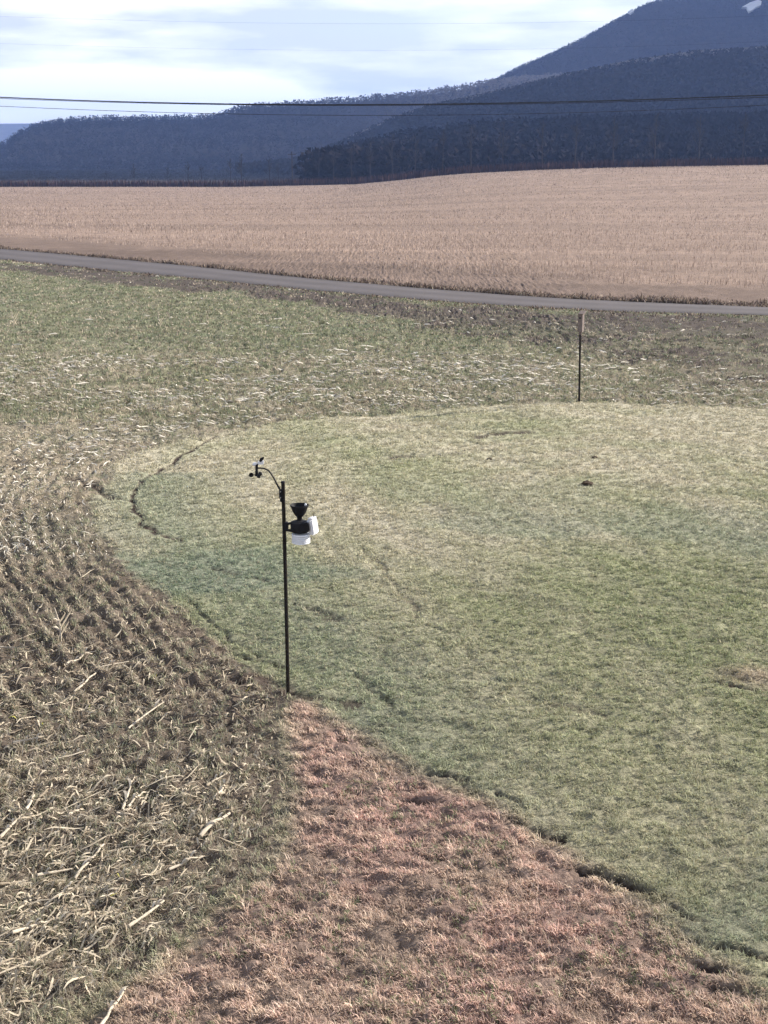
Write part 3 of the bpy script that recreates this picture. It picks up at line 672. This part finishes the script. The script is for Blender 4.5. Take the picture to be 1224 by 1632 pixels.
# tufts that stand up out of the litter: broken leaf ends
x, y, r = scatter(26000, 5.8, 60, seed=6, spread=.40)
z = zones(x, y); keep = (z['m_d'] < -.15) & (z['dn'] < -.5) & (r.random(len(x)) < .5); x, y = x[keep], y[keep]; n = len(x)
t = r.random((n, 1)); c = np.array([.16, .13, .09])*(1-t) + np.array([.48, .42, .32])*t
blades('stubble_tufts', x, y, .04+.09*r.random(n), np.maximum(.007, .9*y/PXM), r.random(n)*6.28, .3+.8*r.random(n), c, M_husk, 'short ragged stubble ends standing in the drilled ground', 'stubble', 16)
# far verge weeds beside the road
n = 26000; r = np.random.default_rng(21); i = r.random(n)*(RN*.95-2); j = i.astype(int); f = (i-j)[:, None]
pos = rf[j]*(1-f)+rf[j+1]*f; s = r.random(n)<.75
vd = rf-rn; vd = vd/np.linalg.norm(vd, axis=1)[:, None]
pos2 = rn[j]*(1-f)+rn[j+1]*f
off = (np.abs(r.normal(.25, .55, n)))[:, None]
pos = np.where(s[:, None], pos + vd[j]*off, pos2 - vd[j]*off*1.2)
cl = fbm(pos[:, 0]*.7, pos[:, 1]*.7, 441, 3); L_ = (.06+.30*r.random(n))*cl*1.1*np.where(s, 1, .55)
c = np.where((r.random(n) < .45)[:, None], [.30, .235, .185], [.10, .075, .06])
blades('verge_weeds', pos[:, 0], pos[:, 1], L_, np.full(n, .05), r.random(n)*6.28, .2+.8*r.random(n), vary(c, r, .3), M_grass, 'dry brown weeds lining the road verges', 'weeds', 17)
# tan corn stubble beyond the road
n0 = 150000; r = np.random.default_rng(22); y = 48*(385/48)**(r.random(n0)**.85); x = (r.random(n0)*2-1)*.37*y + 2
rowk = np.round((y+.10*x)/.76) ; yj = rowk*.76 - .10*x + r.normal(0, .05, n0); y = np.where(y < 140, yj, y)
bd = side(x, y, ROAD_FAR); keep = (bd > 5.5+4*fbm(x*.3, y*.3, 451, 3)) & (y < 370) & (r.random(n0) < .25+1.5*sstep(.35, .62, fbm(x*.05, (y+.1*x)*.45, 455, 3))); x, y = x[keep], y[keep]; n = len(x)
t = r.random((n, 1)); c = np.array([.21, .152, .118])*(1-t) + np.array([.47, .375, .31])*t
patch = fbm(x*.06, y*.04, 461, 3)
L_ = (.07+.19*r.random(n))*(.5+1.0*patch); c = c*(1+.35*(y < 120)*(r.random(n) < .3))[:, None]; w = np.maximum(.022, .42*y/PXM)
blades('corn_stubble', x, y, L_, w, r.random(n)*6.28, .1+.5*r.random(n)**2, c, M_husk, 'cut tan corn stubble standing across the far field', 'stubble', 18)

# ------------------------------------------------------------------ single corn stalks that stand out
M_stalk = make_mat('bleached_corn_stalk', col=(.50, .43, .33), rough=.7, nscale=30, namt=.25, bump=.3)
M_stalkd = make_mat('dark_rod', col=(.10, .075, .06), rough=.85, nscale=30, namt=.3, bump=.3)
def stalk(a, b, rad, label, dark=False, leaf=True, seed=0, lift=.02, stand=0.0, group=None):
    r = random.Random(seed); A = at(*a); B = at(*b); L_ = float(np.hypot(*(B-A)))
    o = empty('corn_stalk', (A[0], A[1], float(ground_h(A[0], A[1])))); o.rotation_euler = (0, 0, math.atan2(B[1]-A[1], B[0]-A[0]))
    tag(o, label, 'corn stalk', group)
    gb = float(ground_h(B[0], B[1]))-o.location.z; K = 9; pts = []; rr = []
    for k in range(K):
        s = k/(K-1); q = A+(B-A)*s; g = float(ground_h(q[0], q[1]))-o.location.z
        pts.append((L_*s, math.sin(s*3+seed)*.02*L_, max(g, gb*s)+lift+rad + stand*s)); rr.append(rad*(1-.45*s)*(1.22 if k % 3 == 1 else 1))
    bm = bmesh.new(); tube(bm, pts, rr, 8); bm_obj('stem', bm, M_stalkd if dark else M_stalk, o)
    if leaf:
        for q in range(2):
            bm = bmesh.new(); i = r.choice((2, 3, 5, 6)); s0 = Vector(pts[i]); sg = r.choice((-1, 1)); ll = L_*r.uniform(.15, .35); pv = None
            for k in range(7):
                t = k/6; c0 = s0 + Vector((ll*t, sg*ll*.45*t*t, rad+.03*math.sin(t*3.1)-.01*t)); ww = .009*math.sin(math.pi*(.12+.86*t))+.002
                cur = (bm.verts.new(c0+Vector((0, -ww, .004))), bm.verts.new(c0+Vector((0, ww, 0))))
                if pv: bm.faces.new((pv[0], pv[1], cur[1], cur[0]))
                pv = cur
            bm_obj('leaf', bm, M_stalkd if dark else M_stalk, o)
    return o
G = 'corn stalks lying on the drilled ground'
ST = [((205,1164),(262,1128),.009,'long thin bleached stalk lying diagonally left of the weather station post'),
 ((106,1062),(146,1042),.011,'short bleached stalk above the curved one at the left'),
 ((120,1106),(152,1078),.011,'curved bleached stalk lying in the drill rows at the left'),
 ((22,1194),(70,1181),.010,'bleached stalk lying nearly level by the left edge of the photo'),
 ((82,1220),(136,1206),.009,'level bleached stalk with a thick pale butt end at the left'),
 ((193,1293),(217,1243),.010,'stalk of the crossed pair that points away from the camera'),
 ((204,1288),(237,1262),.010,'short diagonal stalk beside the crossed pair'),
 ((320,1334),(366,1303),.016,'thickest bleached stalk, lying by the edge of the dead reddish grass'),
 ((186,1301),(216,1299),.012,'short thick level stalk just below the crossed pair'),
 ((345,1280),(360,1255),.010,'short upright leaning stalk above the thickest bleached one'),
 ((42,1304),(56,1277),.011,'stalk leaning up between the left edge and the crossed pair'),
 ((0,1340),(28,1322),.012,'stalk cut off by the left edge of the photo below the level one'),
 ((110,1307),(133,1293),.010,'short pale diagonal stalk left of the crossed pair'),
 ((270,1390),(325,1368),.010,'level pale stalk below the thickest bleached one'),
 ((60,1398),(115,1380),.011,'pale level stalk low in the drilled ground near the left'),
 ((120,1394),(165,1352),.010,'long diagonal pale stalk low in the drilled ground'),
 ((205,1480),(262,1440),.011,'large diagonal pale stalk next to the lower left dead grass'),
 ((70,1440),(120,1418),.010,'short pale stalk in the bright litter at lower left'),
 ((20,1500),(80,1470),.011,'broad pale stalk in the bright litter near the lower left corner'),
 ((0,1036),(36,1035),.009,'level stalk touching the left edge, highest of the near ones'),
 ((163,1066),(205,1056),.009,'thin level stalk between the curved one and the post'),
 ((330,1255),(362,1240),.008,'thin pale stalk right below the dark rods'),
 ((160,1640),(200,1580),.010,'pale stalk near the bottom edge beside the dead grass')]
for i, (a, b_, rad, lb) in enumerate(ST): stalk(a, b_, rad, lb, seed=i, group=G)
DK = [((294,1097),(337,1096),.009,'dark level rod left of the post, upper of the dark ones'),((286,1146),(356,1148),.008,'dark level rod left of the post, lower of the dark ones'),
      ((368,1117),(432,1126),.008,'dark rod lying nearest to the foot of the post'),((370,1136),(405,1168),.009,'dark diagonal stick pointing away from the post foot')]  # dark rods laid along the dark lines left of the post
for i, (a, b_, rad, lb) in enumerate(DK): stalk(a, b_, rad, lb, dark=True, leaf=False, seed=40+i, group=G)
# the broken plant that still stands up
def standing(px, py, label, hgt, seed):
    r = random.Random(seed); A = at(px, py); o = empty('corn_plant', (A[0], A[1], float(ground_h(A[0], A[1])))); tag(o, label, 'corn plant')
    bm = bmesh.new(); tube(bm, [(0, 0, -.03), (.005, 0, hgt*.4), (-.02, .01, hgt*.7), (-.05, .02, hgt)], [.012, .011, .009, .006], 8); bm_obj('stem', bm, M_stalk, o)
    for k, (sx, e0, ll) in enumerate([(1, .35, .7), (-1, .3, .5), (1, .55, .35), (-1, .6, .4), (1, .15, .5)]):
        bm = bmesh.new(); pv = None
        for q in range(7):
            t = q/6; c0 = Vector((sx*hgt*ll*.55*t, r.uniform(-.01, .01), hgt*e0 + hgt*ll*(t*.9-.75*t*t*(k % 2)))); ww = .016*math.sin(math.pi*(.12+.86*t))+.002
            cur = (bm.verts.new(c0+Vector((-ww*.5, -ww, 0))), bm.verts.new(c0+Vector((ww*.5, ww, 0))))
            if pv: bm.faces.new((pv[0], pv[1], cur[1], cur[0]))
            pv = cur
        bm_obj('leaf', bm, M_stalk, o)
standing(97, 1024, 'broken bleached corn plant still standing up in the drill rows at left', .36, 3)
standing(22, 524, 'dry corn remnant standing in the far green field at left edge', .55, 4)
standing(255, 522, 'small dry corn remnant sticking up in the far green field', .4, 5)

# ------------------------------------------------------------------ weather station
M_black = make_mat('black_plastic', col=(.012, .012, .014), rough=.6, nscale=60, namt=.2, spec=.15)
M_white = make_mat('white_plastic', col=(.72, .72, .73), rough=.45, nscale=30, namt=.05, spec=.4)
M_pipe = make_mat('dark_painted_pipe', col=(.020, .016, .012), rough=.75, nscale=25, namt=.35, bump=.2, spec=.12)
M_steel = make_mat('dull_steel', col=(.25, .25, .25), rough=.4, metal=.8, nscale=40, namt=.2)
bp = at(459.5, 1113); WY = bp[1]
ws = empty('weather_station', (bp[0], bp[1], float(ground_h(bp[0], bp[1]))))
tag(ws, 'dark pole mounted weather station with black rain funnel, white shield and wind cups', 'weather station')
z0 = ws.location.z
def rel(px, py, dy=0.0):
    q = far(px, py, WY+dy); return Vector((q[0]-bp[0], dy, q[2]-z0))
top = rel(451, 769)
b = bmesh.new(); tube(b, [(0, 0, -.3), rel(455.5, 940), top], [.0175, .0175, .0170], 16); bm_obj('post', b, M_pipe, ws)
b = bmesh.new(); tube(b, [top+Vector((0, 0, -.004)), top+Vector((-.001, 0, .012))], [.021, .017], 16); bm_obj('post_cap', b, M_black, ws)
# clamp and anemometer mount
m0, m1 = rel(447.5, 779), rel(448.5, 796)
b = bmesh.new(); box(b, (m0+m1)/2, (.034, .046, .088), bev=.006); box(b, (m0+m1)/2+Vector((.012, 0, -.055)), (.044, .05, .030), bev=.006)
clamp = bm_obj('mount_clamp', b, M_black, ws)
for dzz in (-.028, .028):
    b = bmesh.new(); tube(b, [(m0+m1)/2+Vector((-.005, -.022, dzz)), (m0+m1)/2+Vector((-.005, -.036, dzz))], .006, 6); bm_obj('bolt', b, M_steel, clamp)
arm = [rel(446.5, 781), rel(441.5, 772), rel(437, 763), rel(432, 755), rel(427.5, 749.5), rel(422, 747), rel(416, 746), rel(410, 746)]
b = bmesh.new(); tube(b, arm, [.0085, .008, .0075, .007, .007, .007, .007, .008], 10); bm_obj('sensor_arm', b, M_black, ws)
hc = rel(409, 746)
b = bmesh.new(); lathe(b, [(.010, -.062), (.014, -.055), (.015, -.030), (.011, -.022), (.013, .020), (.015, .024), (.015, .034), (.008, .040)], 18, Matrix.Translation(hc)); bm_obj('shaft_housing', b, M_black, ws)
cups = bmesh.new(); cz_ = rel(409, 757).z
lathe(cups, [(.004, -.012), (.017, -.010), (.017, .010), (.004, .014)], 14, Matrix.Translation((hc.x, 0, cz_)))
hub = bm_obj('wind_cup_hub', cups, M_black, ws)
for k in range(3):
    a = R(178 + 120*k); d = Vector((math.cos(a), math.sin(a), 0)); c0 = Vector((hc.x, 0, cz_))
    b = bmesh.new(); tube(b, [c0, c0+d*.034], .004, 6)
    bm2 = b; Mx = Matrix.Translation(c0+d*.050) @ Matrix.Rotation(a, 4, 'Z') @ Matrix.Rotation(R(90), 4, 'X')
    lathe(bm2, [(.003, .019), (.013, .015), (.020, .004), (.021, -.004), (.018, -.003), (.012, .008), (.002, .013)], 16, Mx)
    bm_obj('wind_cup', b, M_black, hub)
b = bmesh.new(); vc0 = rel(410, 739.5)
tube(b, [rel(402.5, 741), rel(405, 740), rel(409, 739)], [.007, .018, .015], 10)
va = bm_obj('wind_vane', b, M_white, ws)
b = bmesh.new(); tl = [rel(408.5, 741), rel(420, 740), rel(420.5, 734.5), rel(411, 735.5)]
vs = [b.verts.new(v+Vector((0, -.002, 0))) for v in tl]; f = b.faces.new(vs); r_ = bmesh.ops.extrude_face_region(b, geom=[f]); bmesh.ops.translate(b, verts=[v for v in r_['geom'] if isinstance(v, bmesh.types.BMVert)], vec=(0, .022, 0))
bm_obj('tail_fin', b, M_white, va)
b = bmesh.new(); tube(b, [rel(414.5, 735.5), rel(417, 731.5), rel(420.5, 729)], [.011, .016, .006], 8); bm_obj('tail_cap', b, M_black, va)
# rain funnel
fc = rel(476.5, 804.5); fb = rel(477.5, 828); hF = fc.z-fb.z
b = bmesh.new()
lathe(b, [(.024, 0), (.023, .012), (.026, .026), (.046, .048), (.062, .075), (.076, hF-.025), (.080, hF-.012), (.084, hF-.010), (.084, hF), (.079, hF), (.070, hF-.025), (.056, .075), (.038, .050), (.006, .04)], 36, Matrix.Translation((fb.x, 0, fb.z)))
fun = bm_obj('rain_funnel', b, M_black, ws)
b = bmesh.new(); lathe(b, [(.008, -.006), (.012, 0), (.009, .012), (.004, .016)], 10, Matrix.Translation(rel(487, 805))); bm_obj('bubble_level', b, M_white, fun)
# body: base plate and tipping bucket housing with its two bracket arms
c1 = rel(478, 838)
b = bmesh.new(); lathe(b, [(.030, .055), (.050, .048), (.082, .036), (.086, .020), (.086, -.030), (.080, -.052), (.060, -.055)], 30, Matrix.Translation(c1))
body = bm_obj('collector_base', b, M_black, ws)
b = bmesh.new(); box(b, c1+Vector((.045, -.060, .002)), (.085, .05, .085), Matrix.Rotation(R(-6), 4, 'Y'), bev=.010); bm_obj('sensor_housing', b, M_black, body)
p0 = rel(455.5, 838)
b = bmesh.new()
tube(b, [p0+Vector((.0, -.02, .012)), p0+Vector((.035, -.022, .028)), c1+Vector((-.05, -.02, .036))], [.010, .011, .012], 8)
tube(b, [p0+Vector((.0, -.02, -.030)), p0+Vector((.05, -.022, -.040)), c1+Vector((-.02, -.03, -.042))], [.013, .012, .013], 8)
box(b, p0+Vector((0, 0, -.006)), (.046, .052, .085), bev=.006)
bm_obj('bracket', b, M_black, ws)
# radiation shield: stacked plates
sc0 = rel(479.5, 849.5)
shl = empty_ = None
b = bmesh.new()
for k in range(5):
    zz = -.004 - k*.0175
    lathe(b, [(.040, zz+.004), (.078, zz), (.084, zz-.011), (.084, zz-.0135), (.076, zz-.003), (.040, zz-.001)], 32, Matrix.Translation(sc0))
for k in range(3):
    a = k*2.094+.5; tube(b, [sc0+Vector((math.cos(a)*.05, math.sin(a)*.05, 0)), sc0+Vector((math.cos(a)*.05, math.sin(a)*.05, -.088))], .005, 6)
lathe(b, [(.035, .0), (.035, -.085)], 20, Matrix.Translation(sc0))
bm_obj('radiation_shield', b, M_white, ws)
# white transmitter box with a domed cover tilted outwards at the right
b = bmesh.new(); tbc = rel(498.5, 838.5)
rotb = Matrix.Rotation(R(-8), 4, 'Y') @ Matrix.Rotation(R(-35), 4, 'Z')
box(b, tbc, (.062, .10, .150), rotb, bev=.014); tx = bm_obj('transmitter_box', b, M_white, ws)
b = bmesh.new(); box(b, tbc+Vector((-.004, -.01, .079)), (.052, .075, .014), rotb, bev=.005); bm_obj('box_lid', b, M_white, tx)
b = bmesh.new(); q = [rel(487, 805), rel(491, 804.5, -.01), rel(496, 806.5, -.01), rel(498.5, 811, -.01), rel(499, 818, -.01), rel(500, 824)]
tube(b, q, .0022, 6); bm_obj('antenna_wire', b, M_black, ws)
b = bmesh.new(); tube(b, [p0+Vector((-.004, -.02, -.03)), rel(453.8, 880, -.022), rel(455.5, 930, -.021), rel(456.8, 1000, -.021)], .0025, 6); bm_obj('cable', b, M_black, ws)

# ------------------------------------------------------------------ nest box on its pole
M_cedar = make_mat('weathered_cedar', col=(.17, .135, .122), rough=.85, nscale=18, namt=.3, bump=.3)
nb = at(923.5, 640.5); NY = nb[1]
bh_ = empty('nest_box', (nb[0], nb[1], float(ground_h(nb[0], nb[1])))); tag(bh_, 'tall grey wooden nest box on a thin dark pole beyond the lawn', 'nest box')
def reln(px, py, dy=0.0):
    q = far(px, py, NY+dy); return Vector((q[0]-nb[0], dy, q[2]-bh_.location.z))
b = bmesh.new(); tube(b, [(0, 0, -.3), reln(924.3, 560), reln(925, 515)], [.024, .022, .022], 12); bm_obj('post', b, M_pipe, bh_)
rz = Matrix.Rotation(R(-28), 4, 'Z'); bc_ = reln(926.0, 514.5, -.10); bz = reln(926, 499).z - reln(926, 530).z
b = bmesh.new(); box(b, bc_, (.098, .12, bz*.92), rz, bev=.004); bxo = bm_obj('box', b, M_cedar, bh_)
b = bmesh.new(); box(b, bc_ + Vector((.012, -.02, bz*.5+.012)), (.125, .20, .018), rz @ Matrix.Rotation(R(14), 4, 'X'), bev=.003); bm_obj('roof', b, M_cedar, bh_)
b = bmesh.new(); lathe(b, [(.019, 0), (.019, .003)], 16, Matrix.Translation(bc_) @ rz @ Matrix.Translation((0, -.070, bz*.26)) @ Matrix.Rotation(R(90), 4, 'X')); bm_obj('entrance_hole', b, M_black, bxo)
b = bmesh.new(); box(b, bc_ + Vector((-.0, .055, -.02)), (.06, .02, bz*1.15), rz, bev=.003); bm_obj('back_board', b, M_cedar, bh_)

# small clods on the lawn
M_clod = make_mat('dark_clod', col=(.07, .05, .035), rough=1.0, nscale=30, namt=.4, bump=.5)
for (px, py, s, lb) in [(948,731,.05,'small dark clod on the lawn, higher of the two below the nest box'),(936,773,.09,'dark clod of turf on the lawn, lower of the two below the nest box'),(780,731,.05,'small dark clod on the lawn right of the narrow soil scrape')]:
    A = at(px, py); bm = bmesh.new(); bmesh.ops.create_icosphere(bm, subdivisions=3, radius=1)
    for v in bm.verts:
        v.co *= 1+.5*(float(vnoise(np.array([v.co.x*2+px]), np.array([v.co.y*2+v.co.z*3]), 5)[0])-.5); v.co = Vector((v.co.x*s, v.co.y*s*.7, v.co.z*s*.5))
    o = bm_obj('turf_clod', bm, M_clod); o.location = (A[0], A[1], float(ground_h(A[0], A[1]))+s*.2); tag(o, lb, 'clod')
M_chip = make_mat('white_chip', col=(.7, .7, .68), rough=.8, nscale=30, namt=.1)
A = at(891, 557); bm = bmesh.new(); box(bm, (0, 0, .03), (.14, .06, .05), Matrix.Rotation(.3, 4, 'Z'), bev=.012)
for v in bm.verts: v.co.z += .01*math.sin(v.co.x*60)
o = bm_obj('limestone', bm, M_chip); o.location = (A[0], A[1], float(ground_h(A[0], A[1]))); tag(o, 'small white stone lying left of the nest box pole', 'stone')

# ------------------------------------------------------------------ unseen cloud deck towards the sun, added to shade the far slopes
M_cloud = bpy.data.materials.new('cloud'); M_cloud.use_nodes = True; nt = M_cloud.node_tree; nt.nodes.clear()
mo = N(nt, 'ShaderNodeOutputMaterial'); d1 = N(nt, 'ShaderNodeBsdfDiffuse'); d2 = N(nt, 'ShaderNodeBsdfTranslucent'); ms = N(nt, 'ShaderNodeMixShader'); ms.inputs[0].default_value = .35
for q in (d1, d2): q.inputs['Color'].default_value = (.85, .87, .9, 1)
nt.links.new(d1.outputs[0], ms.inputs[1]); nt.links.new(d2.outputs[0], ms.inputs[2]); nt.links.new(ms.outputs[0], mo.inputs['Surface'])
rc_ = random.Random(5); CZ = 1500.0; sh_ = Vector(sun_dir)*(CZ/sun_dir.z)
bm = bmesh.new()
for iy in range(4):
    for ix in range(9):
        gx_, gy_ = -1500 + ix*620 + rc_.uniform(-120, 120), 900 + iy*620 + rc_.uniform(-100, 100)
        if gy_ < 1200: gy_ = 1000
        S = Matrix.Translation((gx_+sh_.x, gy_+sh_.y, CZ + rc_.uniform(0, 60))) @ Matrix.Diagonal((rc_.uniform(480, 560), rc_.uniform(430, 520), rc_.uniform(90, 150), 1))
        bmesh.ops.create_icosphere(bm, subdivisions=3, radius=1, matrix=S)
for v in bm.verts:
    q = v.co; v.co.z += 60*(float(vnoise(np.array([q.x*.008]), np.array([q.y*.008]), 9)[0])-.5)
o = bm_obj('shade_clouds', bm, M_cloud); tag(o, 'unseen grey white cloud deck, added out of view to shade the hills', kind='structure')

# ------------------------------------------------------------------ air
HZ_D = 0.00016
bm = bmesh.new(); bmesh.ops.create_cube(bm, size=1.0, matrix=Matrix.Translation((0, 4400, 224)) @ Matrix.Diagonal((13800, 10000, 450, 1)))
zlo = float(gh.min())
for v in bm.verts:
    if v.co.z < 0: v.co.z = min(zlo, -8) - 1
    else: v.co.z = 430
me = bpy.data.meshes.new('haze'); bm.to_mesh(me); bm.free()
mh = bpy.data.materials.new('haze_air'); mh.use_nodes = True; nt = mh.node_tree; nt.nodes.clear()
mo = N(nt, 'ShaderNodeOutputMaterial'); pv = N(nt, 'ShaderNodeVolumePrincipled'); pv.inputs['Density'].default_value = HZ_D
pv.inputs['Color'].default_value = (.33, .51, 1.0, 1); pv.inputs['Anisotropy'].default_value = .1
nt.links.new(pv.outputs[0], mo.inputs['Volume']); me.materials.append(mh)
hz = bpy.data.objects.new('haze', me); COL.objects.link(hz); tag(hz, 'thin blue haze filling the valley air', 'haze', kind='stuff')
print('hill top', max(float(r['V'][:, :, 2].max()) for r in (R_far, R_left, R_mtn, R_mid, R_near)), 'min', zlo)
